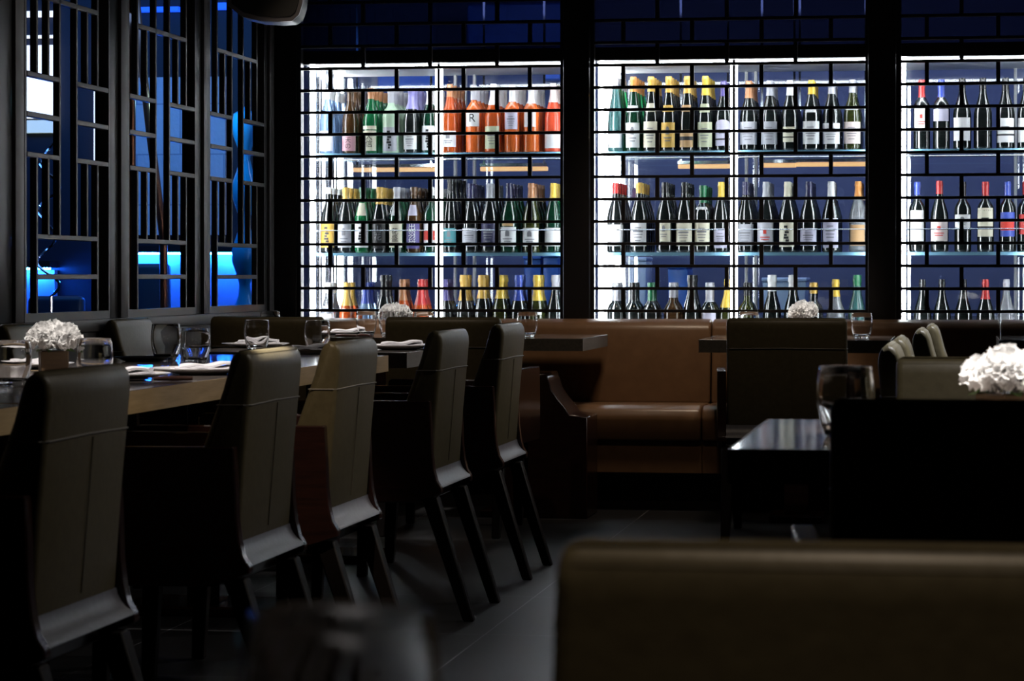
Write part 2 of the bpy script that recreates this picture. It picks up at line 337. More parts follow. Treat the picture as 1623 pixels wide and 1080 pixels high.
# ------------------------------------------------------------------ wine cabinet: bays, posts, shelves, LEDs
ZS = (1.577, 1.111, 0.662)               # tops of the shelves
YF, YR = YB + 0.16, YB + 0.86            # front and rear glass planes
BAYS = ((470, 893, 695), (934, 1376, 1163), (1420, 1850, 1630))
bayname = ('left', 'middle', 'right')
for i, (pa, pb, pm) in enumerate(BAYS):
    x0, x1, xm = XA(pa, YB) + 0.012, XA(pb, YB) - 0.004, XA(pm, YF)
    root = empty('wine_cabinet', ((x0 + x1) / 2, YF, 0), label='tall glass wine cabinet, %s bay, lit white from its uprights' % bayname[i], cat='wine cabinet', group='wine cabinets along the back wall')
    cx = (x0 + x1) / 2; a0, a1, am = x0 - cx, x1 - cx, xm - cx; D = YR - YF
    MB().box(a0, a1, 0.0, D, 0.0, ZS[2]).build('base_cabinet', M['lacquer'], root)
    MB().box(a0, a1, 0.0, D, 1.985, 2.03).build('cabinet_top', M['white_metal'], root)
    # left side wall: steel sheet and ribs put in to mirror the LEDs as streaks
    s = MB(); s.box(a0, a0 + 0.004, 0.03, D, ZS[2], 1.985)
    for k in range(9): s.box(a0 + 0.004, a0 + 0.009, 0.07 + k * 0.065, 0.085 + k * 0.065, ZS[2], 1.985)
    s.build('side_panel', M['steel'], root)
    MB().box(a1 - 0.004, a1, 0.03, D, ZS[2], 1.985).build('side_panel', M['glass_pane'], root)
    # uprights and LED strips
    MB().box(a0 + 0.012, a0 + 0.028, 0.004, 0.034, ZS[2], 1.985, 0.003, 1).build('led_strip', M['led'], root)
    if i < 2:
        MB().box(a0 + 0.012, a0 + 0.034, D - 0.12, D - 0.09, ZS[2], 1.985, 0.003, 1).build('led_strip', M['led'], root)
        MB().box(a0 + 0.012, a0 + 0.019, 0.27, 0.29, ZS[2], 1.985, 0.003, 1).build('led_strip', M['led_soft'], root)
    MB().box(a1 - (0.013 if i else 0.009), a1 - 0.005, 0.004, 0.034, ZS[2], 1.985, 0.001, 1).build('led_strip', M['led_soft'], root)
    MB().box(am - 0.006, am + 0.006, 0.0, 0.03, ZS[2], 1.985).build('upright_post', M['lacquer'], root)
    for sg in (-1, 1): MB().box(am + sg * 0.012 - 0.0035, am + sg * 0.012 + 0.0035, 0.002, 0.030, ZS[2], 1.985, 0.001, 1).build('led_strip', M['led_soft'], root)
    for dx in (-0.05, 0.0, 0.045): MB().box(am + dx, am + dx + 0.014, D - 0.05, D - 0.02, ZS[2], 1.985, 0.002, 1).build('upright_post', M['white_metal'], root)
    MB().box(a0 + 0.01, a1 - 0.01, 0.035, 0.06, 1.974, 1.985).build('led_strip', M['led_soft'], root)
    for z in ZS[:2]:
        sh = MB().box(a0 + 0.035, a1 - 0.012, 0.05, D - 0.02, z - 0.010, z).build('glass_shelf', M['glass_shelf'], root)
        MB().box(a0 + 0.035, a1 - 0.012, 0.046, 0.05, z - 0.014, z + 0.001).build('shelf_edge', M['shelf_edge'], sh)
        MB().tube([(a0 + 0.03, 0.045, z + 0.105 if z < 1.3 else z - 0.03), (a1 - 0.01, 0.045, z + 0.105 if z < 1.3 else z - 0.03)], 0.0025, 6).build('guard_rail', M['steel'], root)
    MB().box(a0, a1, -0.006, 0.0, ZS[2], 1.985).build('front_glass', M['glass_pane'], root)
    MB().box(a0, a1, D, D + 0.006, ZS[2], 1.985).build('rear_glass', M['glass_pane'], root)

# ------------------------------------------------------------------ bottles
PROF = {
 'burgundy': (0.325, [(0, .004), (.034, .0), (.0405, .006), (.041, .012), (.041, .155), (.0395, .172), (.033, .200), (.024, .228), (.0175, .252), (.0148, .272), (.0142, .30), (.0155, .302), (.0155, .312), (.0138, .314), (.0138, .325), (0, .325)]),
 'bordeaux': (0.32, [(0, .004), (.032, 0), (.0375, .006), (.038, .012), (.038, .19), (.0365, .204), (.030, .220), (.020, .234), (.0152, .245), (.0142, .26), (.0142, .296), (.0155, .298), (.0155, .31), (.014, .312), (.014, .32), (0, .32)]),
 'flute': (0.35, [(0, .004), (.031, 0), (.0365, .006), (.037, .012), (.037, .135), (.0355, .16), (.030, .20), (.022, .245), (.0165, .28), (.0142, .30), (.0142, .328), (.0155, .33), (.0155, .34), (.014, .342), (.014, .35), (0, .35)]),
 'sake': (0.31, [(0, .004), (.032, 0), (.0375, .006), (.0382, .012), (.0382, .145), (.037, .165), (.031, .195), (.022, .222), (.0165, .242), (.0145, .262), (.0145, .285), (.0165, .287), (.0165, .308), (.015, .31), (0, .31)]),
 'stout': (0.31, [(0, .004), (.035, 0), (.0400, .006), (.0403, .012), (.0403, .175), (.0385, .19), (.032, .206), (.022, .218), (.0165, .228), (.0155, .24), (.0155, .285), (.017, .287), (.017, .30), (.0155, .302), (.0155, .31), (0, .31)]),
 'magnum': (0.345, [(0, .004), (.034, 0), (.0395, .008), (.0403, .016), (.0403, .15), (.039, .175), (.034, .205), (.026, .232), (.0195, .255), (.0175, .275), (.0165, .31), (.019, .313), (.019, .33), (.0175, .332), (.0175, .345), (0, .345)]),
}
GL = {
 'dark': mat('dark_bottle_glass', (0.006, 0.008, 0.008), 0.09, spec=0.5, ior=1.75), 'olive': mat('olive_bottle_glass', (0.03, 0.035, 0.008), 0.08, trans=0.25, ior=1.6),
 'green': mat('green_bottle_glass', (0.01, 0.16, 0.055), 0.05, trans=0.35), 'deepgreen': mat('deep_green_bottle_glass', (0.004, 0.032, 0.016), 0.07, trans=0.15, ior=1.6),
 'pale': mat('pale_green_frosted_glass', (0.42, 0.58, 0.42), 0.35, trans=0.2), 'brown': mat('brown_bottle_glass', (0.06, 0.028, 0.01), 0.05, trans=0.2),
 'blue': mat('pale_blue_bottle_glass', (0.35, 0.55, 0.85), 0.05, trans=0.6), 'rose': mat('orange_rose_wine', (0.74, 0.145, 0.03), 0.05, trans=0.35),
 'amber': mat('deep_orange_wine', (0.52, 0.085, 0.018), 0.05, trans=0.3), 'pink': mat('pinkish_red_wine', (0.85, 0.11, 0.05), 0.05, trans=0.4),
 'teal': mat('teal_bottle_glass', (0.05, 0.14, 0.14), 0.05, trans=0.35), 'clear': mat('clear_bottle_glass', (0.55, 0.58, 0.62), 0.04, trans=0.75),
}
PC = {'white': (.80, .80, .82), 'cream': (.78, .74, .58), 'pink': (.62, .32, .38), 'gold': (.72, .44, .09), 'silver': (.5, .5, .56), 'grey': (.42, .43, .48), 'navy': (.03, .03, .09),
      'purple': (.10, .08, .28), 'teal': (.08, .30, .34), 'tan': (.62, .38, .18), 'palegreen': (.55, .58, .40), 'lilac': (.55, .53, .68), 'red': (.55, .04, .04), 'black': (.012, .012, .014),
      'orange': (.70, .28, .06), 'yellow': (.80, .54, .07), 'blue': (.05, .09, .45), 'green': (.02, .16, .07), 'copper': (.50, .22, .10), 'violet': (.30, .28, .62), 'brown': (.09, .045, .02), 'blush': (.75, .64, .62)}
PM = {k: mat(k + '_paper', tuple(c * .72 for c in v), 0.5) for k, v in PC.items()}
FM = {k: mat(k + '_foil', tuple(c * .8 for c in v), 0.28, spec=0.7) for k, v in PC.items()}
INK = mat('black_ink', (0.01, 0.01, 0.012), 0.6); INKG = mat('grey_ink', (0.16, 0.16, 0.18), 0.6); INKR = mat('red_ink', (0.45, 0.03, 0.02), 0.6); INKW = mat('white_ink', (0.8, 0.8, 0.82), 0.6)
_bc, _cc, _lc = {}, {}, {}
def body_mesh(kind, glass):
    k = (kind, glass)
    if k not in _bc: _bc[k] = MB().lathe(PROF[kind][1], 24).mesh('bottle', GL[glass], 50)
    return _bc[k]
def neck_r(kind, z):
    pr = PROF[kind][1]
    for (r0, z0), (r1, z1) in zip(pr[1:], pr[2:]):
        if z0 <= z <= z1 and z1 > z0: return r0 + (r1 - r0) * (z - z0) / (z1 - z0)
    return pr[-2][0]
def cap_mesh(kind, col, ln):
    k = (kind, col, ln)
    if k not in _cc:
        H, pr = PROF[kind]; z0 = H - ln
        pts = [(neck_r(kind, z0) + .0008, z0)] + [(r + .0008, z) for r, z in pr[1:-1] if z > z0 + .002] + [(0, H + .0008)]
        _cc[k] = MB().lathe(pts, 20).mesh('capsule', FM[col], 50)
    return _cc[k]
def patch(bm, kind, z0, z1, half, off, rows=4, n=12, c=0.0, arch=0.0):
    g = []
    for j in range(rows + 1):
        row = []
        for i in range(n + 1):
            u = -1 + 2 * i / n; a = c + half * u
            zt = z1 + arch * math.sqrt(max(0, 1 - u * u))
            z = z0 + (zt - z0) * j / rows; r = neck_r(kind, z) + off
            row.append(bm.verts.new((r * math.sin(a), -r * math.cos(a), z)))
        g.append(row)
    for j in range(rows):
        for i in range(n): bm.faces.new([g[j][i], g[j][i + 1], g[j + 1][i + 1], g[j + 1][i]])
def label_mesh(kind, col, z0, z1, half, arch=0.0):
    k = (kind, col, z0, z1, half, arch)
    if k not in _lc:
        b = MB(); patch(b.bm, kind, z0, z1, half, .0007, c=-0.16, arch=arch); _lc[k] = b.mesh('label', PM[col])
    return _lc[k]
def glyphs(txt, size):
    cu = bpy.data.curves.new('t', 'FONT'); cu.body = txt; cu.size = size; cu.align_x = 'CENTER'; cu.align_y = 'CENTER'; cu.space_line = 0.95
    ob = bpy.data.objects.new('t', cu); COL.objects.link(ob)
    dg = bpy.context.evaluated_depsgraph_get(); me = bpy.data.meshes.new_from_object(ob.evaluated_get(dg))
    bpy.data.objects.remove(ob); bpy.data.curves.remove(cu)
    return me
def print_mesh(kind, style, z0, z1, half):
    k = ('p', kind, style, z0, z1, half)
    if k in _lc: return _lc[k]
    b = MB(); h = z1 - z0; zc = (z0 + z1) / 2; m = INKG; r0 = neck_r(kind, zc)
    if style.startswith('t:'):
        _, ink, sz, txt = style.split(':'); m = {'k': INK, 'w': INKW, 'r': INKR, 'g': INKG}[ink]
        me = glyphs(txt.replace('/', '\n'), float(sz)); bm2 = bmesh.new(); bm2.from_mesh(me); bpy.data.meshes.remove(me)
        bmesh.ops.subdivide_edges(bm2, edges=[e for e in bm2.edges if e.calc_length() > .01], cuts=1)
        for v in bm2.verts:
            z = zc + v.co.y; a = v.co.x / r0 - 0.16; r = neck_r(kind, z) + .0018; v.co = (r * math.sin(a), -r * math.cos(a), z)
        tmp = bpy.data.meshes.new('x'); bm2.to_mesh(tmp); bm2.free(); b.bm.from_mesh(tmp); bpy.data.meshes.remove(tmp)
    elif style == 'lines':
        for q, (zz, ww) in enumerate(((.72, .35), (.56, .55), (.45, .5), (.34, .42), (.2, .3))):
            patch(b.bm, kind, z0 + zz * h, z0 + (zz + (.07 if q == 1 else .035)) * h, half * ww, .0014, 1, 6, -0.16)
    elif style == 'crest':
        patch(b.bm, kind, z0 + .52 * h, z0 + .72 * h, half * .22, .0014, 2, 6, -0.16, .12 * h)
        for zz, ww in ((.36, .5), (.24, .35)): patch(b.bm, kind, z0 + zz * h, z0 + (zz + .045) * h, half * ww, .0014, 1, 6, -0.16)
    elif style == 'band':
        m = INK; patch(b.bm, kind, z0 + .40 * h, z0 + .62 * h, half * .96, .0014, 1, 8, -0.16)
    elif style == 'lowband':
        m = INK; patch(b.bm, kind, z0 + .28 * h, z0 + .36 * h, half, .0014, 1, 8, -0.16); patch(b.bm, kind, z0 + .6 * h, z0 + .66 * h, half * .4, .0014, 1, 8, -0.16)
    elif style == 'redmark':
        m = INKR; patch(b.bm, kind, z0 + .5 * h, z0 + .68 * h, half * .16, .0014, 1, 4, -0.16)
        for zz, ww in ((.34, .5), (.24, .4)): patch(b.bm, kind, z0 + zz * h, z0 + (zz + .04) * h, half * ww, .0014, 1, 6, -0.16)
    elif style == 'redband':
        m = INKR; patch(b.bm, kind, z0 + .25 * h, z0 + .62 * h, half * .9, .0014, 1, 8, -0.16)
    elif style == 'brush':
        m = INK
        for q in range(7):
            zz = .1 + .11 * q; patch(b.bm, kind, z0 + zz * h, z0 + (zz + .09) * h, half * (.12 + .2 * ((q * 37) % 5) / 5), .0014, 1, 4, -0.16 + .1 * math.sin(q * 1.7))
    _lc[k] = b.mesh('label_print', m)
    return _lc[k]
NB = [0]
def bottle(x, y, z, kind, glass, cap, caplen, lab=None, neck=None, label='', group='', name='wine_bottle', cat='bottle'):
    o = link(name, body_mesh(kind, glass), None, (x, y, z + .0015)); o.rotation_euler = (0, 0, ALPHA * 0.6)
    tag(o, label, cat, group); NB[0] += 1
    if cap: link('capsule', cap_mesh(kind, cap, caplen), o)
    if lab:
        col, z0, z1, half, style = lab[:5]; arch = lab[5] if len(lab) > 5 else 0.0
        l = link('label', label_mesh(kind, col, z0, z1, half, arch), o)
        if style: link('label_print', print_mesh(kind, style, z0, z1, half), l)
    if neck:
        col, z0, z1, half = neck; link('neck_label', label_mesh(kind, col, z0, z1, half), o)
    return o
YB0 = YF + 0.155
ORD = ['first', 'second', 'third', 'fourth', 'fifth', 'sixth', 'seventh', 'eighth', 'ninth', 'tenth', 'eleventh', 'twelfth', 'thirteenth', 'fourteenth', 'fifteenth', 'sixteenth', 'seventeenth']
N_ = None
# px column, kind, glass, capsule, capsule length, label(colour, z0, z1, half angle, print), neck label, short description
ROWS = {
 (0, 0): [
  (519, 'sake', 'blue', 'white', .05, ('white', .015, .11, 1.0, N_), N_, 'pale blue bottle with plain white label'),
  (555, 'sake', 'brown', 'brown', .06, ('pink', .015, .085, 1.0, 't:k:.030:天/の'), N_, 'brown sake bottle with pink label'),
  (588, 'sake', 'green', 'copper', .05, ('cream', .015, .11, .95, 't:k:.036:大/信'), ('cream', .115, .132, 1.0), 'green sake bottle with cream label'),
  (620, 'stout', 'pale', 'silver', .07, ('silver', .012, .125, .95, 'brush'), N_, 'frosted pale green bottle with silver label'),
  (652, 'sake', 'dark', 'violet', .10, ('white', .02, .10, .95, 'lines'), N_, 'black sake bottle with violet neck wrap'),
  (681, 'sake', 'deepgreen', 'white', .08, ('white', .015, .13, .95, 'brush'), N_, 'green sake bottle with black brush painting on white'),
  (713, 'burgundy', 'amber', 'copper', .06, ('white', .03, .105, 1.0, 'crest'), N_, 'orange rose bottle with low white label'),
  (751, 'bordeaux', 'rose', 'silver', .07, ('white', .125, .20, .95, 't:k:.055:R'), N_, 'orange rose bottle with a large R on its label'),
  (782, 'burgundy', 'amber', 'white', .10, ('palegreen', .02, .125, .95, 'lines'), N_, 'deep orange bottle with pale green label and white capsule'),
  (812, 'bordeaux', 'rose', 'white', .08, ('lilac', .11, .19, .9, 'lines'), N_, 'orange rose bottle with high lilac white label'),
  (842, 'bordeaux', 'rose', 'white', .09, ('white', .12, .19, .8, N_), N_, 'orange rose bottle with small high white label'),
  (877, 'burgundy', 'pink', 'blush', .09, ('white', .02, .09, 1.1, N_), N_, 'pinkish red bottle with low white label at the post')],
 (0, 1): [
  (521, 'sake', 'dark', 'white', .03, ('gold', .025, .14, 1.0, 'brush'), N_, 'black sake bottle with gold label'),
  (548, 'sake', 'dark', 'gold', .055, ('silver', .025, .135, 1.0, 'crest'), N_, 'black sake bottle with gold capsule and silver label'),
  (575, 'sake', 'green', 'green', .05, ('white', .025, .14, 1.0, 'brush'), ('cream', .175, .235, .7), 'green sake bottle with white label and slanted neck paper'),
  (602, 'sake', 'dark', 'gold', .08, ('black', .02, .16, 1.0, 't:g:.036:山/花'), N_, 'black sake bottle with grey characters on black'),
  (629, 'sake', 'deepgreen', 'silver', .06, ('cream', .025, .14, .95, 't:k:.034:花/盛'), ('white', .175, .235, .6), 'green sake bottle with black characters on cream'),
  (656, 'sake', 'brown', 'brown', .04, ('purple', .02, .15, 1.0, 't:w:.036:出/羽/桜'), ('lilac', .175, .225, .7), 'brown sake bottle with white characters on purple'),
  (684, 'stout', 'deepgreen', 'white', .04, ('white', .03, .15, .95, 'redband'), N_, 'green bottle with red band on white label'),
  (714, 'flute', 'dark', 'black', .06, ('teal', .03, .115, 1.0, 'crest'), N_, 'slim black bottle with teal label'),
  (746, 'burgundy', 'dark', 'navy', .07, ('silver', .03, .115, 1.0, 'lines'), N_, 'black bottle with silver label and navy capsule'),
  (776, 'burgundy', 'dark', 'grey', .07, ('navy', .03, .14, 1.0, 'lines'), N_, 'black bottle with navy label and grey capsule'),
  (807, 'burgundy', 'deepgreen', 'navy', .07, ('white', .03, .12, 1.1, 'crest'), ('tan', .125, .15, .7), 'green bottle with white label and tan shoulder seal'),
  (842, 'burgundy', 'olive', 'copper', .08, ('white', .03, .115, 1.15, 'crest'), N_, 'olive bottle with white label and copper capsule'),
  (877, 'burgundy', 'deepgreen', 'yellow', .08, ('white', .03, .115, 1.1, N_), N_, 'green bottle with yellow capsule at the post')],
 (1, 0): [
  (976, 'flute', 'teal', 'silver', .05, ('white', .02, .095, 1.0, N_), N_, 'tall teal bottle with white label'),
  (1004, 'flute', 'deepgreen', 'orange', .07, ('white', .02, .135, 1.0, 'crest'), ('white', .185, .215, 1.0), 'tall green bottle with orange capsule'),
  (1032, 'flute', 'dark', 'gold', .07, ('cream', .02, .14, 1.0, 'lines'), ('cream', .185, .225, .7), 'tall black bottle with cream shield on its neck'),
  (1060, 'flute', 'dark', 'gold', .075, ('gold', .02, .135, 1.0, 'crest'), ('gold', .185, .215, .9), 'tall black bottle with gold label'),
  (1089, 'flute', 'dark', 'gold', .08, ('tan', .02, .10, .95, 'band'), ('tan', .185, .215, .8), 'tall black bottle with black band on tan label'),
  (1118, 'flute', 'dark', 'yellow', .09, ('palegreen', .02, .135, 1.1, 'lines'), ('palegreen', .18, .22, .8), 'tall black bottle with pale green label'),
  (1147, 'burgundy', 'dark', 'purple', .07, ('lilac', .025, .12, 1.0, 'lowband', .025), N_, 'black bottle with arched lilac label'),
  (1187, 'burgundy', 'dark', 'copper', .08, ('silver', .03, .135, 1.2, 'lines'), N_, 'black bottle with silver label and copper capsule'),
  (1220, 'burgundy', 'dark', 'grey', .07, ('grey', .03, .135, 1.1, 'lines'), N_, 'black bottle with grey label and grey capsule'),
  (1252, 'burgundy', 'dark', 'white', .07, ('cream', .04, .11, .75, 'lowband'), N_, 'black bottle with small cream label and white capsule'),
  (1286, 'burgundy', 'dark', 'yellow', .065, ('white', .03, .135, 1.15, 'lines'), ('white', .175, .195, .7), 'black bottle with yellow capsule and white label'),
  (1318, 'burgundy', 'dark', 'silver', .065, ('white', .03, .125, 1.2, 'lines'), N_, 'black bottle with white label and silver capsule'),
  (1351, 'burgundy', 'olive', 'silver', .06, ('blush', .03, .13, 1.15, 'lines'), ('white', .185, .2, .9), 'olive bottle with blush label at the post')],
 (1, 1): [
  (976, 'burgundy', 'dark', 'red', .05, ('white', .03, .13, 1.15, N_), N_, 'black bottle with red capsule and white label'),
  (1013, 'burgundy', 'dark', 'gold', .05, ('white', .03, .145, 1.1, 'lines'), N_, 'black bottle with gold capsule and white label'),
  (1054, 'burgundy', 'dark', 'black', .05, ('cream', .05, .14, .8, 'crest'), N_, 'black bottle with narrow cream label'),
  (1085, 'burgundy', 'dark', 'black', .05, ('cream', .03, .135, 1.1, 'lines'), N_, 'black bottle with wide cream label and black capsule'),
  (1114, 'stout', 'dark', 'green', .08, ('cream', .03, .14, 1.0, 'lines'), ('white', .198, .21, .8), 'round shouldered black bottle with white collar'),
  (1143, 'burgundy', 'dark', 'yellow', .07, ('lilac', .02, .11, .8, 'lines'), N_, 'black bottle with yellow capsule and small lilac label'),
  (1182, 'burgundy', 'dark', 'navy', .06, ('grey', .03, .13, 1.15, 'lines'), N_, 'black bottle with grey label and navy capsule'),
  (1214, 'burgundy', 'dark', 'grey', .07, ('silver', .03, .14, 1.1, 'redmark'), N_, 'black bottle with silver label and grey capsule'),
  (1248, 'burgundy', 'dark', 'cream', .08, ('cream', .025, .14, .95, 'brush'), N_, 'black bottle with cream label and cream capsule'),
  (1282, 'burgundy', 'dark', 'navy', .07, ('lilac', .03, .11, 1.1, 'lines'), N_, 'black bottle with low lilac label'),
  (1317, 'burgundy', 'dark', 'white', .08, ('lilac', .02, .155, 1.0, 'lines'), N_, 'black bottle with tall lilac label and white capsule'),
  (1360, 'burgundy', 'clear', 'orange', .08, ('tan', .03, .125, .9, N_), N_, 'clear bottle with tan label and orange capsule')],
 (2, 0): [
  (1461, 'bordeaux', 'dark', 'red', .08, ('white', .09, .195, .95, 'redmark'), N_, 'black bottle with red capsule and large white label'),
  (1492, 'bordeaux', 'dark', 'blue', .08, ('lilac', .13, .185, 1.1, N_), N_, 'black bottle with blue capsule and lilac band label'),
  (1525, 'burgundy', 'dark', 'black', .05, ('white', .04, .145, 1.1, N_), N_, 'black bottle with white label, no coloured capsule'),
  (1558, 'burgundy', 'dark', 'black', .05, N_, N_, 'black bottle without a paper label'),
  (1594, 'burgundy', 'dark', 'black', .06, ('white', .03, .14, 1.15, 'lowband'), N_, 'black bottle with white label crossed by a black stripe'),
  (1627, 'burgundy', 'dark', 'black', .06, ('white', .03, .14, 1.1, N_), N_, 'black bottle with white label cut by the frame')],
 (2, 1): [
  (1454, 'bordeaux', 'dark', 'blue', .06, ('white', .05, .19, .9, N_), N_, 'black bottle with tall white label and blue capsule'),
  (1489, 'burgundy', 'dark', 'red', .06, ('blush', .05, .15, 1.15, 'redmark'), N_, 'black bottle with blush label and red capsule'),
  (1526, 'bordeaux', 'dark', 'black', .06, ('white', .11, .17, 1.1, 'crest'), N_, 'black bottle with white label and black capsule'),
  (1562, 'bordeaux', 'dark', 'red', .065, ('cream', .07, .20, 1.1, 'lowband'), N_, 'black bottle with large cream label and red capsule'),
  (1597, 'bordeaux', 'dark', 'blue', .065, ('blue', .07, .18, 1.0, 'redband'), N_, 'black bottle with red band on blue label'),
  (1627, 'bordeaux', 'dark', 'red', .06, ('red', .08, .17, 1.0, N_), N_, 'black bottle with red label cut by the frame')],
 (0, 2): [
  (520, 'sake', 'clear', 'white', .05, ('white', .02, .2, 1.0, N_), N_, 'clear white bottle'),
  (550, 'sake', 'amber', 'gold', .11, N_, N_, 'amber bottle with long gold capsule'),
  (580, 'sake', 'blue', 'blue', .10, N_, N_, 'blue bottle with deep blue capsule'),
  (609, 'magnum', 'dark', 'black', .10, N_, N_, 'tall black magnum with black capsule'),
  (638, 'burgundy', 'amber', 'copper', .10, N_, N_, 'amber bottle with copper capsule'),
  (667, 'burgundy', 'amber', 'red', .12, N_, N_, 'amber bottle with long red capsule'),
  (706, 'burgundy', 'dark', 'purple', .10, N_, N_, 'black bottle with purple capsule'),
  (735, 'magnum', 'dark', 'gold', .12, N_, N_, 'black magnum with wide gold foil'),
  (764, 'magnum', 'dark', 'gold', .11, N_, N_, 'black magnum with gold foil beside the glass'),
  (793, 'magnum', 'olive', 'yellow', .11, N_, N_, 'olive magnum with yellow foil'),
  (822, 'magnum', 'dark', 'blue', .12, N_, N_, 'black magnum with blue foil'),
  (851, 'magnum', 'olive', 'yellow', .12, ('white', .16, .175, .8, N_), N_, 'olive magnum with yellow foil and white collar'),
  (880, 'magnum', 'dark', 'silver', .07, N_, N_, 'black magnum with silver foil at the post')],
 (1, 2): [
  (976, 'stout', 'dark', 'grey', .085, ('white', .03, .12, 1.0, N_), N_, 'round shouldered black bottle with grey capsule'),
  (1004, 'stout', 'dark', 'black', .085, ('white', .03, .12, 1.0, N_), N_, 'round shouldered black bottle with black capsule'),
  (1032, 'stout', 'dark', 'green', .085, ('white', .03, .12, 1.0, N_), N_, 'round shouldered black bottle with green capsule'),
  (1066, 'stout', 'brown', 'silver', .07, N_, N_, 'round shouldered brown bottle with silver capsule'),
  (1096, 'magnum', 'dark', 'black', .11, N_, N_, 'tall black magnum with black foil'),
  (1124, 'stout', 'dark', 'silver', .09, ('lilac', .12, .17, 1.0, N_), N_, 'round shouldered black bottle with lilac label'),
  (1153, 'burgundy', 'olive', 'yellow', .13, N_, N_, 'olive bottle with long yellow capsule'),
  (1184, 'stout', 'olive', 'black', .06, N_, N_, 'round shouldered olive bottle'),
  (1223, 'magnum', 'dark', 'white', .075, N_, N_, 'black magnum with white cap in front of the pale tub'),
  (1256, 'magnum', 'dark', 'white', .06, N_, N_, 'black magnum with white cap behind the flowers'),
  (1289, 'stout', 'dark', 'gold', .05, N_, N_, 'round shouldered black bottle with gold capsule'),
  (1324, 'burgundy', 'clear', 'yellow', .08, N_, N_, 'clear bottle with yellow capsule'),
  (1358, 'magnum', 'teal', 'green', .05, N_, N_, 'teal magnum with green cap at the post')],
 (2, 2): [
  (1462, 'burgundy', 'dark', 'black', .05, N_, N_, 'first dark bottle from the bright upright'),
  (1493, 'burgundy', 'dark', 'black', .05, N_, N_, 'second dark bottle from the bright upright'),
  (1527, 'burgundy', 'dark', 'black', .05, N_, N_, 'dark bottle with thin yellow neck ring'),
  (1562, 'burgundy', 'dark', 'red', .09, N_, N_, 'dark bottle with red capsule'),
  (1595, 'burgundy', 'clear', 'silver', .05, N_, N_, 'clear outlined bottle near the frame edge')],
}
SHN = ('top shelf', 'middle shelf', 'bottom')
REAR = {'dark': 'black', 'olive': 'olive green', 'green': 'green', 'deepgreen': 'deep green', 'pale': 'pale green', 'brown': 'brown', 'blue': 'pale blue', 'rose': 'orange', 'amber': 'deep orange', 'pink': 'red', 'teal': 'teal', 'clear': 'clear'}
for (bay, sh), lst in ROWS.items():
    deep = 4 if (bay < 2 and sh < 2) else 2
    if sh == 2: deep = 2 if bay < 2 else 1
    for n, (px, kind, glass, cap, cl, lab, nk, desc) in enumerate(lst):
        X = XA(px, YB0); pos = '%s bay %s' % (bayname[bay], SHN[sh])
        grp = 'bottles on the %s of the %s bay' % (SHN[sh], bayname[bay])
        nm = 'sake_bottle' if kind == 'sake' else 'wine_bottle'
        bottle(X, YB0, ZS[sh], kind, glass, cap, cl, lab, nk, desc + ', ' + pos, grp, nm)
        rg = {'dark': 'dark', 'deepgreen': 'green'}.get(glass, glass)
        if bay == 0 and sh == 0 and glass == 'blue': rg = 'blue'
        if bay == 1 and sh == 0 and n in (0, 1): rg = 'green'
        for r in range(1, deep):
            what = REAR[rg] + (' bottle' if kind != 'sake' else ' sake bottle') + ', %s row' % ORD[r]
            bottle(X + rnd.uniform(-.0015, .0015), YB0 + r * 0.105 + rnd.uniform(-.006, .006), ZS[sh], kind, rg, cap, cl, N_, N_,
                   what + ', behind the %s from left, %s' % (ORD[n], pos), grp + ', rear rows', nm)
print('BOTTLES', NB[0])

# ------------------------------------------------------------------ armchairs (local: faces +y, rear at y = -0.25)
def make_chair():
    root = empty('dining_armchair')
    HW = 0.2275
    prof = [(-.250, .425), (-.262, .60), (-.280, .80), (-.278, .830), (-.262, .845), (-.245, .842), (-.232, .825), (-.215, .76), (-.172, .64), (-.135, .54), (-.105, .44), (-.105, .425)]
    b = MB().prism(prof, 'x', -HW, HW, 0.014, 3); b.build('backrest', M['leather'], root, ang=40)
    # stitched piping round the back at z .727, and the seam down the lower panel
    yr = lambda z: -.250 - (z - .425) * .08
    p = MB().tube([(-HW - .001, -.203, .727), (-HW - .001, yr(.727) + .012, .727), (-HW + .012, yr(.727) - .001, .727), (0, yr(.727) - .001, .729), (HW - .012, yr(.727) - .001, .727), (HW + .001, yr(.727) + .012, .727), (HW + .001, -.203, .727)], 0.0017, 6)
    p.build('piping', M['piping'], root)
    MB().tube([(0.02, yr(.45) - .0006, .45), (0.02, yr(.6) - .0006, .60), (0.02, yr(.72) - .0006, .722)], 0.0010, 6).build('seam', M['seam'], root)
    MB().box(-.222, .222, -.11, .255, .385, .465, 0.025, 4).build('seat', M['leather'], root, ang=40)
    # flared rear apron under the back
    outer = [(-.2505, .436), (-.253, .425), (-.259, .413), (-.268, .402), (-.280, .393)]
    inner = [(-.282, .387), (-.266, .392), (-.252, .398), (-.244, .41), (-.24, .42), (-.238, .436)]
    MB().prism(outer + inner, 'x', -.243, .243, 0).build('rear_apron', M['leather_grey'], root, ang=50)
    side = [(-.250, .640), (-.254, .560), (-.256, .490), (-.262, .440), (-.270, .408), (-.283, .388), (-.284, .372), (-.20, .345), (.215, .345), (.222, .40), (.222, .50), (.215, .632), (.205, .640)]
    for sg in (-1, 1):
        x0 = sg * .230; x1 = sg * .264
        m = MB().prism(side, 'x', min(x0, x1), max(x0, x1), 0.003, 1)
        for v in m.bm.verts: v.co.x += sg * .045 * (v.co.y + .25) / .5
        m.build('arm_panel', M['wood'], root, ang=30)
    MB().box(-.228, .228, -.235, .215, .345, .385, 0.004, 1).build('seat_rail', M['wood'], root)
    for sg in (-1, 1):
        MB().leg((sg * .222, -.245, .36), .024, (sg * .225, -.36, 0), .016).build('leg', M['leg'], root)
        MB().leg((sg * .222, .185, .36), .024, (sg * .222, .20, 0), .016).build('leg', M['leg'], root)
    return root
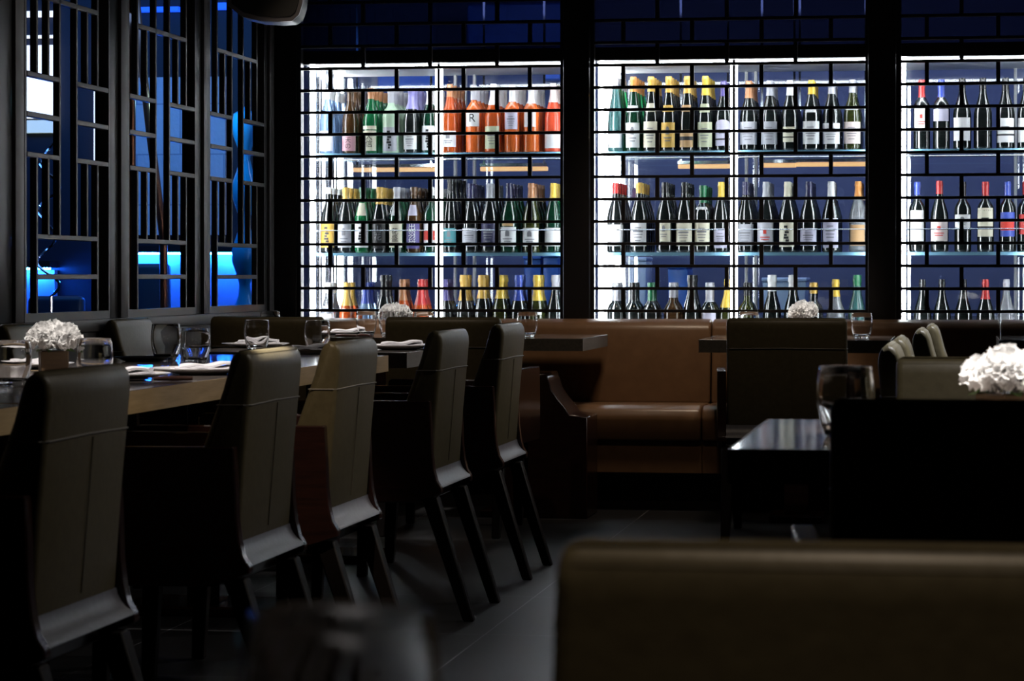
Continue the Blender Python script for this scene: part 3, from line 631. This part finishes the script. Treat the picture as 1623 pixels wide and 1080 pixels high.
proto = make_chair()
used = [False]
def chair(x, y, rz, label, group):
    c = proto if not used[0] else copy_tree(proto)
    used[0] = True
    c.location = (x, y, 0); c.rotation_euler = (0, 0, rz)
    return tag(c, label, 'armchair', group)
g1 = 'olive leather armchairs along the aisle side of the left tables'
XC = -1.755
for y0, lb in ((4.29, 'olive leather armchair at the near left, closest of its row, largely in shade'),
               (5.59, 'olive leather armchair with brightly lit top edge, in front of the two tumblers'),
               (6.42, 'olive leather armchair directly behind the one with the brightly lit top'),
               (7.75, 'olive leather armchair in the left row, before the last one'),
               (8.84, 'olive leather armchair farthest in the left row, touching the banquette table in view')):
    chair(XC, y0 + .2275, R(90), lb, g1)          # faces -X
g2 = 'olive leather armchairs against the lattice wall'
chair(-2.79, 9.76, R(-90), 'olive leather armchair against the wall under the second lattice screen', g2)
chair(-2.79, 8.62, R(-90), 'olive leather armchair against the wall behind the white flowers', g2)
g3 = 'olive leather armchairs facing the banquette tables'
for xc, lb in ((-2.66, 'olive leather armchair seen from behind in the corner under the lattice'),
               (-1.96, 'olive leather armchair seen from behind at the table left of the bare banquette'),
               (-.635, 'olive leather armchair seen from behind in the middle, right of the tan banquette')):
    chair(xc, 10.58, 0, lb, g3)
g4 = 'olive leather armchairs seen edge on in the right row'
for d, pxx, lb in ((6.29, 1404, 'olive leather armchair seen edge on, nearest and lowest of the four curved tops'),
                   (7.0, 1420, 'olive leather armchair seen edge on, just behind the nearest curved top'),
                   (8.13, 1455, 'olive leather armchair seen edge on, front one of the taller farther pair'),
                   (8.89, 1472, 'olive leather armchair seen edge on, rearmost of the four curved tops')):
    X, Y = P(pxx, d); chair(X + .265, Y + .1, R(-90), lb, g4)
g5 = 'olive leather armchairs at the near right tables'
chair(.068, 3.75, 0, 'black looking armchair with its back to us, in front of the tumbler at right', g5)
chair(.112, 5.09, PI, 'olive leather armchair facing us behind the white flowers at right', g5)
chair(-.006, 1.34, PI, 'large blurred olive leather armchair facing us in the lower right corner', g5)

# ------------------------------------------------------------------ tables
TZ = 0.745
def table(x0, x1, y0, y1, label, group, py=0.0, edge='table_edge_dark'):
    cx, cyy = (x0 + x1) / 2, (y0 + y1) / 2
    root = empty('dining_table', (cx, cyy, 0), label=label, cat='table', group=group)
    a, c = (x1 - x0) / 2, (y1 - y0) / 2
    MB().box(-a + .004, a - .004, -c + .004, c - .004, TZ - .05, TZ, 0.002, 1).build('tabletop', M['table_top'], root)
    e = MB()
    for bx in ((-a, -a + .004, -c, c), (a - .004, a, -c, c), (-a + .004, a - .004, -c, -c + .004), (-a + .004, a - .004, c - .004, c)):
        e.box(*bx, TZ - .052, TZ - .0005)
    e.build('edge_band', M[edge], root)
    MB().box(-.05, .05, py - .05, py + .05, .03, TZ - .05, 0.004, 1).build('pedestal', M['wood'], root)
    MB().box(-a * (.28 if py else .6), a * (.28 if py else .6), py - .15, py + .15, 0, .03, 0.006, 1).build('base_plate', M['wood'], root)
    return root
gt = 'wooden dining tables along the lattice wall'
table(-2.6, -1.82, 3.5, 5.2, 'long wooden table at the left, hidden behind the nearest armchair', gt, 0.0, 'table_edge')
table(-2.6, -1.82, 5.24, 7.05, 'long wooden table with blue reflections, tan edge beside the nearest armchair', gt, 0.0, 'table_edge')
table(-2.6, -1.82, 7.09, 8.63, 'wooden table with the pair of tumblers standing close together', gt, 0.0, 'table_edge')
table(-2.6, -1.82, 8.93, 9.78, 'small wooden table between the last armchairs of the left row', gt)
gb = 'wooden tables along the banquette'
table(-2.98, -2.3, 11.09, 11.9, 'wooden table in the corner with white flowers and tumblers', gb, -.23)
table(-2.2, -1.52, 11.09, 11.9, 'bare-ended wooden table before the left end of the tan banquette', gb, -.23)
table(-1.03, -.26, 10.97, 11.85, 'wooden banquette table behind the middle armchair seen from behind', gb, -.23)
table(.17, .92, 11.09, 11.9, 'wooden banquette table cut by the right edge of the photo', gb, -.23)
gr = 'wooden tables on the right'
table(-.335, .47, 4.02, 4.88, 'wooden table with streaky reflections, between the black armchair and the facing one', gr)
table(-.62, .6, .72, 1.36, 'wooden table nearest to us carrying the blurred tumbler', gr)
table(.34, 1.1, 5.95, 7.25, 'wooden table right of the nearer pair of edge-on armchairs', gr)
table(.34, 1.1, 7.75, 9.2, 'wooden table right of the farther pair of edge-on armchairs', gr)

# ------------------------------------------------------------------ banquette
bq = empty('banquette', (-0.6, 11.75, 0), label='long tan leather banquette along the back wall under the wine cabinet', cat='banquette')
xs = (-3.05, -2.32, -1.068, .19, 1.45, 2.7)
for xa, xb in zip(xs, xs[1:]):
    pr = [(11.50, .30), (11.485, .40), (11.50, .435), (11.54, .452), (11.98, .445), (11.98, .30)]
    pr = [(y - 11.75, z) for y, z in pr]
    c = MB().prism(pr, 'x', xa + .6 + .002, xb + .6 - .002, .012, 3).build('seat_cushion', M['brown_leather'], bq, ang=40)
    pr = [(11.93, .44), (11.965, .72), (11.975, .775), (12.0, .803), (12.05, .812), (12.11, .806), (12.14, .78), (12.15, .44)]
    pr = [(y - 11.75, z) for y, z in pr]
    MB().prism(pr, 'x', xa + .6 + .002, xb + .6 - .002, .012, 3).build('back_cushion', M['brown_leather'], bq, ang=40)
    MB().box(xa + .6 + .001, xb + .6 - .001, -.225, .23, .16, .30, .004, 1).build('apron', M['brown_leather'], bq)
MB().box(-2.4, 3.25, -.12, .35, 0, .16).build('plinth', M['lacquer'], bq)
# curved wooden end support beside the banquette seat
xe0 = XA(870, 11.1)
sh = [(xe0 - .09, 0), (xe0 - .09, .60), (xe0 - .012, .60), (xe0, .57), (xe0 + .012, .53), (xe0 + .04, .49), (xe0 + .07, .455), (xe0 + .085, .43), (xe0 + .16, .42), (xe0 + .16, 0)]
e = MB().prism(sh, 'y', 11.1, 11.42, .004, 1).build('end_support', M['wood'])
e.parent = bq; e.location = (0.6, -11.75, 0)

# ------------------------------------------------------------------ tumblers, flowers, plates, napkins, cutlery
tum = MB().lathe([(0, 0), (.027, 0), (.031, .003), (.037, .018), (.0425, .042), (.0445, .062), (.0435, .085), (.0405, .107), (.0388, .1075), (.0385, .105), (.0415, .085), (.0425, .062), (.0405, .042), (.034, .020), (.026, .014), (0, .012)], 40).mesh('tumbler', M['tumbler'], 30)
gg = 'clear glass tumblers on the tables'
def tumbler(px, d, label, s=1.0):
    X, Y = P(px, d); o = link('tumbler', tum, None, (X, Y, TZ)); o.scale = (s, s, s); tag(o, label, 'tumbler', gg); return o
for px, d, lb, s in ((20, 6.3, 'clear tumbler cut by the left edge, left of the white flowers', 1),
                     (150, 6.5, 'clear tumbler right of the white flowers on the left table', 1),
                     (263, 8.25, 'taller clear tumbler of the pair standing close together on the left', 1.04),
                     (310, 7.95, 'lower clear tumbler of the close pair, in front of the folded napkin', .98),
                     (407, 9.36, 'clear tumbler above the brightly lit armchair top, before the stacked plates', 1),
                     (503, 9.25, 'clear tumbler between the lit armchair top and the next armchair', 1),
                     (581, 11.65, 'clear tumbler left of the small white flowers in the corner', 1),
                     (617, 11.5, 'clear tumbler right in front of the small corner flowers', 1),
                     (428, 11.6, 'clear tumbler whose rim shows over the corner armchair back', 1),
                     (672, 11.5, 'clear tumbler whose rim shows over the second armchair seen from behind', 1),
                     (836, 11.45, 'clear tumbler right behind the farthest armchair of the left row', 1),
                     (1187, 11.5, 'clear tumbler rim over the middle armchair, left of the flowers', 1),
                     (1366, 11.15, 'clear tumbler right of the middle armchair seen from behind', 1),
                     (1340, 4.33, 'clear tumbler at right, half hidden by the black looking armchair', 1.05),
                     (540, 1.19, 'large blurred tumbler at the bottom edge of the photo', 1.0)):
    tumbler(px, d, lb, s)

def petal_head(seed, rad, n=46):
    rr = random.Random(seed); b = MB(); bm = b.bm
    for k in range(n):
        zf = 1 - 1.35 * (k + .5) / n; a = k * 2.39996
        st = math.sqrt(max(0, 1 - zf * zf)); d = Vector((st * math.cos(a), st * math.sin(a), zf))
        t = d.cross(Vector((0.3, 0.2, 1))).normalized(); u = d.cross(t)
        w = rad * rr.uniform(.42, .6); L = rad * rr.uniform(.9, 1.12); ph = rr.uniform(0, 6.28); tw = rr.uniform(-.9, .9)
        t2 = t * math.cos(tw) + u * math.sin(tw); u2 = d.cross(t2)
        c0 = bm.verts.new(d * rad * .15); prev = None; rows = []
        for rI, (f, ww) in enumerate(((.55, .55), (.85, .95), (1.0, 1.0))):
            row = []
            for i in range(7):
                q = -1 + i / 3.0
                ru = .16 * rad * f * math.sin(q * 6 + ph) * (f ** 2)
                row.append(bm.verts.new(d * (L * f * (1 - .12 * q * q)) + t2 * (q * w * ww) + u2 * ru + d * (.05 * rad * math.cos(q * 9 + ph) if rI == 2 else 0)))
            rows.append(row)
        for i in range(6): bm.faces.new([c0, rows[0][i], rows[0][i + 1]])
        for A, B in zip(rows, rows[1:]):
            for i in range(6): bm.faces.new([A[i], A[i + 1], B[i + 1], B[i]])
    me = bpy.data.meshes.new('flower_head'); bm.to_mesh(me); bm.free(); smooth(me, 80); me.materials.append(M['petal']); return me
heads = [petal_head(s, .036) for s in (1, 2, 3)]
def bouquet():
    root = empty('flower_arrangement')
    MB().box(-.036, .036, -.036, .036, 0, .062, .003, 1).build('vase', M['vase'], root)
    for k, (x, y, z) in enumerate(((-.04, -.012, .086), (.0, -.036, .082), (.04, -.01, .084), (.026, .032, .086), (-.024, .032, .088), (.0, .0, .108), (.03, -.03, .098), (-.028, -.03, .1))):
        h = link('flower_head', heads[k % 3], root, (x, y, z)); h.rotation_euler = (rnd.uniform(-.4, .4), rnd.uniform(-.4, .4), rnd.uniform(0, 6))
    l = MB()
    for a in (.4, 2.3, 4.4):
        c, s_ = math.cos(a), math.sin(a)
        v = [l.bm.verts.new(p) for p in ((.02 * c, .02 * s_, .062), (.045 * c - .012 * s_, .045 * s_ + .012 * c, .066), (.064 * c, .064 * s_, .058), (.045 * c + .012 * s_, .045 * s_ - .012 * c, .068))]
        l.bm.faces.new(v)
    l.build('leaf', M['leaf'], root)
    return root
bproto = bouquet(); bu = [False]
for px, d, rz, lb in ((85, 7.1, R(25), 'white carnation posy in a brown cube vase on the left table'),
                      (627, 11.75, R(10), 'white carnation posy on the corner banquette table'),
                      (1272, 11.5, R(30), 'white carnation posy whose top shows over the middle armchair'),
                      (1594, 4.5, R(40), 'white carnation posy on the right table, large and brightly lit')):
    c = bproto if not bu[0] else copy_tree(bproto); bu[0] = True
    X, Y = P(px, d); c.location = (X, Y, TZ); c.rotation_euler = (0, 0, rz)
    tag(c, lb, 'flowers', 'white flower posies on the tables')
    if px == 1272: c.scale = (.85, .85, 1.1)

plate_me = MB().lathe([(0, 0), (.06, 0), (.075, .003), (.12, .012), (.135, .016), (.135, .018), (.12, .0155), (.075, .0075), (.06, .0055), (0, .0055)], 48).mesh('plate', M['porcelain'], 40)
def napkin_mesh(seed, w=.10, l=.055):
    rr = random.Random(seed); b = MB()
    for k in range(3):
        z = k * .007; ww = w * (1 - .08 * k); nx = 14; top = []; bot = []
        for i in range(nx + 1):
            u = -1 + 2 * i / nx; rowt = []; rowb = []
            for j in (0, 1, 2, 3):
                v = -1 + 2 * j / 3
                x = u * ww + .006 * k; y = v * l * (1 - .1 * k) * (1 - .12 * abs(u) ** 3)
                wob = .003 * math.sin(u * 5 + k * 2 + seed + v) + (.004 * u if k == 2 else 0)
                rowt.append(b.bm.verts.new((x, y, z + .006 * (1 - .6 * abs(v) ** 4) + wob + .003))); rowb.append(b.bm.verts.new((x, y, z + max(-z, wob))))
            top.append(rowt); bot.append(rowb)
        fs = []
        for i in range(nx):
            for j in range(3):
                fs.append(b.bm.faces.new([top[i][j], top[i + 1][j], top[i + 1][j + 1], top[i][j + 1]])); fs.append(b.bm.faces.new([bot[i][j], bot[i][j + 1], bot[i + 1][j + 1], bot[i + 1][j]]))
            fs.append(b.bm.faces.new([top[i][0], bot[i][0], bot[i + 1][0], top[i + 1][0]])); fs.append(b.bm.faces.new([top[i][3], top[i + 1][3], bot[i + 1][3], bot[i][3]]))
        for r_ in (0, nx): fs.append(b.bm.faces.new([top[r_][0], top[r_][1], top[r_][2], top[r_][3], bot[r_][3], bot[r_][2], bot[r_][1], bot[r_][0]]))
    return b.mesh('napkin', M['napkin'], 50)
naps = [napkin_mesh(1), napkin_mesh(2)]
for i, (px, d, s, rz, lp, ln) in enumerate((
        (322, 7.1, 1.0, .25, 'white plate at the brightly lit armchair, holding a folded napkin', 'folded white napkin on the plate behind the brightly lit armchair'),
        (188, 6.72, .95, .1, 'white plate half hidden by the nearest armchair', 'folded white napkin on the plate beside the nearest armchair'),
        (48, 7.55, .9, .3, 'white plate left of the brown cube vase', 'folded white napkin left of the brown cube vase'),
        (405, 9.78, .9, .1, 'white plate under the tumbler above the lit armchair top', 'folded white napkin behind the tumbler above the lit armchair top'),
        (632, 9.5, 1.0, .1, 'white plate between the third and fourth armchairs of the left row', 'folded white napkin between the third and fourth armchairs of the left row'),
        (490, 9.05, .85, .4, 'white plate under the tumbler left of the third armchair', 'folded white napkin under the tumbler left of the third armchair'),
        (548, 11.78, .95, .2, 'white plate on the corner table left of the flowers', 'white napkin on the corner table left of the flowers'))):
    X, Y = P(px, d); o = link('plate', plate_me, None, (X, Y, TZ)); o.scale = (s, s, s); tag(o, lp, 'plate', 'white plates laid on the tables')
    n = link('napkin', naps[i % 2], None, (X, Y, TZ + .0060 * s + .0005)); n.rotation_euler = (0, 0, rz); n.scale = (.85, .85, 1); tag(n, ln, 'napkin', 'folded white napkins')
X, Y = P(226, 8.2); o = link('plate', MB().lathe([(0, 0), (.05, 0), (.06, .003), (.085, .012), (.085, .014), (.06, .006), (0, .005)], 40).mesh('plate', M['lacquer']), None, (X, Y, TZ)); tag(o, 'small dark side plate left of the close pair of tumblers', 'plate')
def cutlery(name, px, d, rz, label, kind):
    X, Y = P(px, d); root = empty(name, (X, Y, TZ), rz, label=label, cat='cutlery', group='cutlery on the left tables')
    MB().tube([(0, -.10, .006), (0, -.05, .0065), (0, -.005, .006)], [.005, .0065, .004], 8).build('handle', M['handle_wood'], root)
    b = MB()
    if kind == 'k': b.prism([(-.008, -.005), (.008, -.005), (.009, .07), (.002, .105), (-.008, .09)], 'z', .004, .0062)
    else:
        b.tube([(0, -.005, .006), (0, .05, .006)], .003, 6); b.prism([(-.008, .05), (.008, .05), (.016, .07), (.014, .095), (0, .105), (-.014, .095), (-.016, .07)], 'z', .004, .0065, .001, 1)
    b.build('blade' if kind == 'k' else 'spoon_bowl', M['silver'], root)
cutlery('table_knife', 240, 6.62, R(112), 'knife with brown handle lying at the table edge near the closest armchair', 'k')
cutlery('spoon', 530, 11.5, R(80), 'spoon with dark handle on the corner table left of the tumbler', 's')
cutlery('spoon', 560, 11.52, R(60), 'spoon lying across the corner table beside the tumbler', 's')

# ------------------------------------------------------------------ dark speaker hung from the ceiling
X, Y = P(432, 10.2)
sp = empty('ceiling_speaker', (X, Y, ZC), R(8), label='dark rounded speaker hanging from the ceiling in front of the corner post', cat='speaker')
z0 = 1.955 - ZC
def rr_outline(grow=0.0):
    return [(-.15 - grow, .055), (-.10, .018 - grow), (-.04, .004 - grow), (.03, -.001 - grow), (.085, .003 - grow), (.105 + grow, .02), (.118 + grow, .06), (.14 + grow, .22), (.145 + grow, .36), (-.17 - grow, .36)]
MB().prism([(x, z + z0) for x, z in rr_outline()], 'y', -.10, .12, .01, 3).build('speaker_body', M['speaker'], sp)
MB().prism([(x, z + z0) for x, z in rr_outline(.006)], 'y', -.112, -.098, .003, 2).build('front_rim', M['speaker_rim'], sp)
MB().prism([(x * .95, (z - .18) * .95 + .18 + z0) for x, z in rr_outline(-.002)], 'y', -.118, -.112, .002, 1).build('speaker_grille', M['speaker'], sp)
MB().tube([(0, 0, 0), (0, 0, z0 + .34)], .018, 10).build('bracket', M['speaker'], sp)

# ------------------------------------------------------------------ the blue bar beyond the screens
YN = 14.6
def XN(px, y=YN): return XA(px, y)
def ZN(y, d=14.95): return HC + (HY - y) * d / FPX
b = MB().box(XN(-20), XN(452), YN, YN + .1, 0, ZC)
struct(b.build('wall_neighbour', M['darkblue']))
o = struct(MB().box(XN(198), XN(360), YN - .04, YN, ZN(372), ZN(120)).build('wall_stone', M['stone'])); uvbox(o)
for px0, px1 in ((40, 92), (205, 300), (330, 420)):
    t = empty('cove_panel', ((XN(px0) + XN(px1)) / 2, YN - .06, .7), label='blue back panel with a glowing cyan top edge, behind the %s lattice screen' % {40: 'first', 205: 'second', 330: 'third'}[px0], cat='light panel', group='glowing blue panels of the bar beyond')
    h = (XN(px1) - XN(px0)) / 2
    zt = ZN(404) if px0 > 100 else ZN(428)
    MB().box(-h, h, 0, .05, 0, zt - .7).build('panel', M['blue_panel'], t)
    MB().box(-h, h, -.08, .05, zt - .7 + .012, zt - .7 + .05).build('cove_lip', M['lacquer'], t)
    MB().box(-h + .01, h - .01, -.055, -.035, zt - .7 + .002, zt - .7 + .012).build('neon_strip', M['cyan_tube'], t)
def seat_back(px0, px1, ytop, Y, label):
    x0, x1 = XA(px0, Y), XA(px1, Y); d = Y * .99
    zt = HC + (HY - ytop) * d / FPX
    t = empty('bar_chair', ((x0 + x1) / 2, Y, 0), label=label, cat='chair', group='blue lit seats of the bar beyond')
    h = (x1 - x0) / 2
    MB().box(-h, h, -.04, .04, .42, zt, .03, 4).build('backrest', M['blue_cloth'], t)
    MB().box(-h, h, .0, .45, .36, .45, .02, 3).build('seat', M['blue_cloth'], t)
    for sx in (-1, 1):
        for yy in (0, .4): MB().box(sx * (h - .03) - .02, sx * (h - .03) + .02, yy, yy + .04, 0, .37).build('leg', M['wood'], t)
seat_back(196, 270, 417, 13.9, 'dark blue rounded chair back before the glowing panel of the second screen')
seat_back(46, 134, 471, 13.6, 'dark blue low seat behind the first lattice screen')
# light box and white slits
t = empty('light_box', (XN(66), YN - .05, ZN(207)), label='white glowing light box behind the first lattice screen', cat='light box')
h = (XN(89) - XN(43)) / 2; zb = ZN(207)
MB().box(-h, h, 0, .045, 0, ZN(187) - zb).build('lower_pane', M['lightbox_green'], t)
MB().box(-h, h, 0, .045, ZN(183) - zb, ZN(66) - zb).build('upper_pane', M['lightbox'], t)
MB().box(-h, h, 0, .045, ZN(54) - zb, ZN(50) - zb).build('thin_pane', M['lightbox'], t)
MB().box(-h, h, 0, .045, ZN(20) - zb, ZN(11) - zb).build('top_pane', M['lightbox'], t)
tag(MB().box(XN(153), XN(157), YN - .05, YN, ZN(258), ZN(45)).build('light_tube', M['lightbox']), 'thin upright white light tube at the right of the first lattice screen', 'light tube')  # glowing strip added for the bright edge of window light
tag(MB().box(XN(212), XN(288), YN - .07, YN, ZN(15), ZN(8)).build('neon_tube', M['blue_tube']), 'blue neon tube high behind the second lattice screen', 'neon light', 'blue neon tubes under the bar ceiling')
tag(MB().box(XN(341), XN(391), YN - .07, YN, ZN(13), ZN(3)).build('neon_tube', M['blue_tube']), 'blue neon tube high behind the third lattice screen', 'neon light', 'blue neon tubes under the bar ceiling')
xa, ya = XA(216, 13.6), 13.6
tag(MB().tube([(xa - .03, ya, 2.73), (XA(224, 13.6), ya, 2.15), (XA(238, 13.6), ya, 1.75), (XA(259, 13.6), ya, 1.2), (XA(262, 13.6), ya, 0)], .022, 12).build('copper_pole', M['copper']), 'slanting copper pole in front of the blue stone wall', 'pole')
tag(MB().tube([(XA(209, 13.2), 13.2, 0), (XA(209, 13.2), 13.2, 2.73)], .02, 12).build('copper_pole', M['copper']), 'upright copper pole at the left of the second lattice screen', 'pole')
pts = []
for k in range(60):
    a = k * .33; pts.append((XA(76, 13.4) + .05 * math.sin(a) * (1 + .3 * math.sin(k * .2)), 13.4 + .05 * math.cos(a), .9 + k * .0135))
tag(MB().tube([(pts[0][0], pts[0][1], 0)] + pts, .008, 6).build('wire_sculpture', M['cord']), 'curled metal wire sculpture behind the first lattice screen', 'sculpture')
prof = [(0, 0)] + [(.05 + .022 * math.sin(k * 1.1), k * .06) for k in range(1, 32)] + [(0, 1.9)]
tag(MB().lathe(prof, 20).build('glass_column', mat('cyan_glass', (0.02, 0.35, 0.7), 0.1, spec=0.8), None, (XA(388, 13.9), 13.9, 0)), 'wavy cyan glass column behind the third lattice screen', 'glass column')
d = bpy.data.lights.new('column_light', 'POINT'); d.energy = 5; d.color = (.2, .7, 1); d.shadow_soft_size = .04; l = bpy.data.objects.new('column_light', d); COL.objects.link(l); l.location = (XA(382, 13.9) - .12, 13.6, 1.95)

# the kitchen pass seen through the cabinet: counter, heat lamps, tubs, blue panels
kc = MB().box(-3.0, 3.2, 14.1, 14.6, 0, .80).build('pass_counter', M['navy']); tag(kc, 'dark counter standing behind the wine cabinet', 'counter')
for p0, p1, y, lb in ((560, 690, 266, 'first orange heat lamp bar from the left, behind the left cabinet bay'), (762, 868, 266, 'second orange heat lamp bar, behind the rose bottles of the left bay'), (1075, 1158, 264, 'short orange heat lamp bar left of the middle bay post'), (1205, 1262, 263, 'orange heat lamp bar just right of the middle bay post'), (1262, 1378, 262, 'longest orange heat lamp bar at the right of the middle bay')):
    x0, x1 = XA(p0, 14.2), XA(p1, 14.2); z = HC + (HY - y) * 14.2 / FPX
    t = empty('heat_lamp', ((x0 + x1) / 2, 14.2, z), label=lb, cat='lamp', group='orange heat lamp bars behind the cabinet'); h = (x1 - x0) / 2
    MB().box(-h, h, -.02, .02, -.010, .012, .003, 1).build('heat_tube', M['warm_tube'], t)
    MB().box(-h, h, -.03, .03, .014, .03).build('lamp_housing', M['steel'], t)
    for sx in (-1, 1): MB().box(sx * h * .9 - .006, sx * h * .9 + .006, -.006, .006, .03, ZC - z).build('hanger_rod', M['steel'], t)
def tub(px0, px1, ytop, Y, m, label):
    x0, x1 = XA(px0, Y), XA(px1, Y); zt = HC + (HY - ytop) * Y / FPX; h = (x1 - x0) / 2
    t = empty('storage_tub', ((x0 + x1) / 2, Y, .80), label=label, cat='tub', group='blue plastic tubs on the counter behind the cabinet')
    MB().prism([(-h * .85, 0), (h * .85, 0), (h * .97, zt - .82), (-h * .97, zt - .82)], 'y', -.14, .14, .01, 2).build('tub_body', m, t)
    MB().box(-h, h, -.155, .155, zt - .82, zt - .80, .005, 1).build('tub_rim', m, t)
tub(1210, 1282, 440, 14.3, M['tub'], 'pale blue plastic tub behind the bottom bottles of the middle bay')
tub(836, 864, 405, 14.35, M['tub_deep'], 'deep blue tub behind the left bay, left of two')
tub(866, 892, 402, 14.35, M['tub_deep'], 'deep blue tub behind the left bay, next to the post')
tub(1000, 1030, 408, 14.35, M['tub'], 'pale blue tub behind the bottles at the left of the middle bay')
tub(1062, 1095, 420, 14.35, M['tub_deep'], 'deep blue tub behind the bottles near the middle bay post')
for p0, p1, y0, y1, lb in ((598, 690, 142, 108, 'blue lit board high behind the left cabinet bay'), (862, 889, 124, 110, 'small blue lit board beside the first black post'), (740, 890, 66, 0, 'wide blue lit board above the left cabinet bay')):  # the widest one paints the blue reflection over the cabinet as a solid patch
    Y = 14.9; x0, x1 = XA(p0, Y), XA(p1, Y)
    t = MB().box(x0, x1, Y, Y + .4 - .0, HC + (HY - y0) * Y / FPX, HC + (HY - y1) * Y / FPX, .01, 1).build('blue_board', M['tub_deep']); tag(t, lb, 'board', 'blue boards on the far wall')
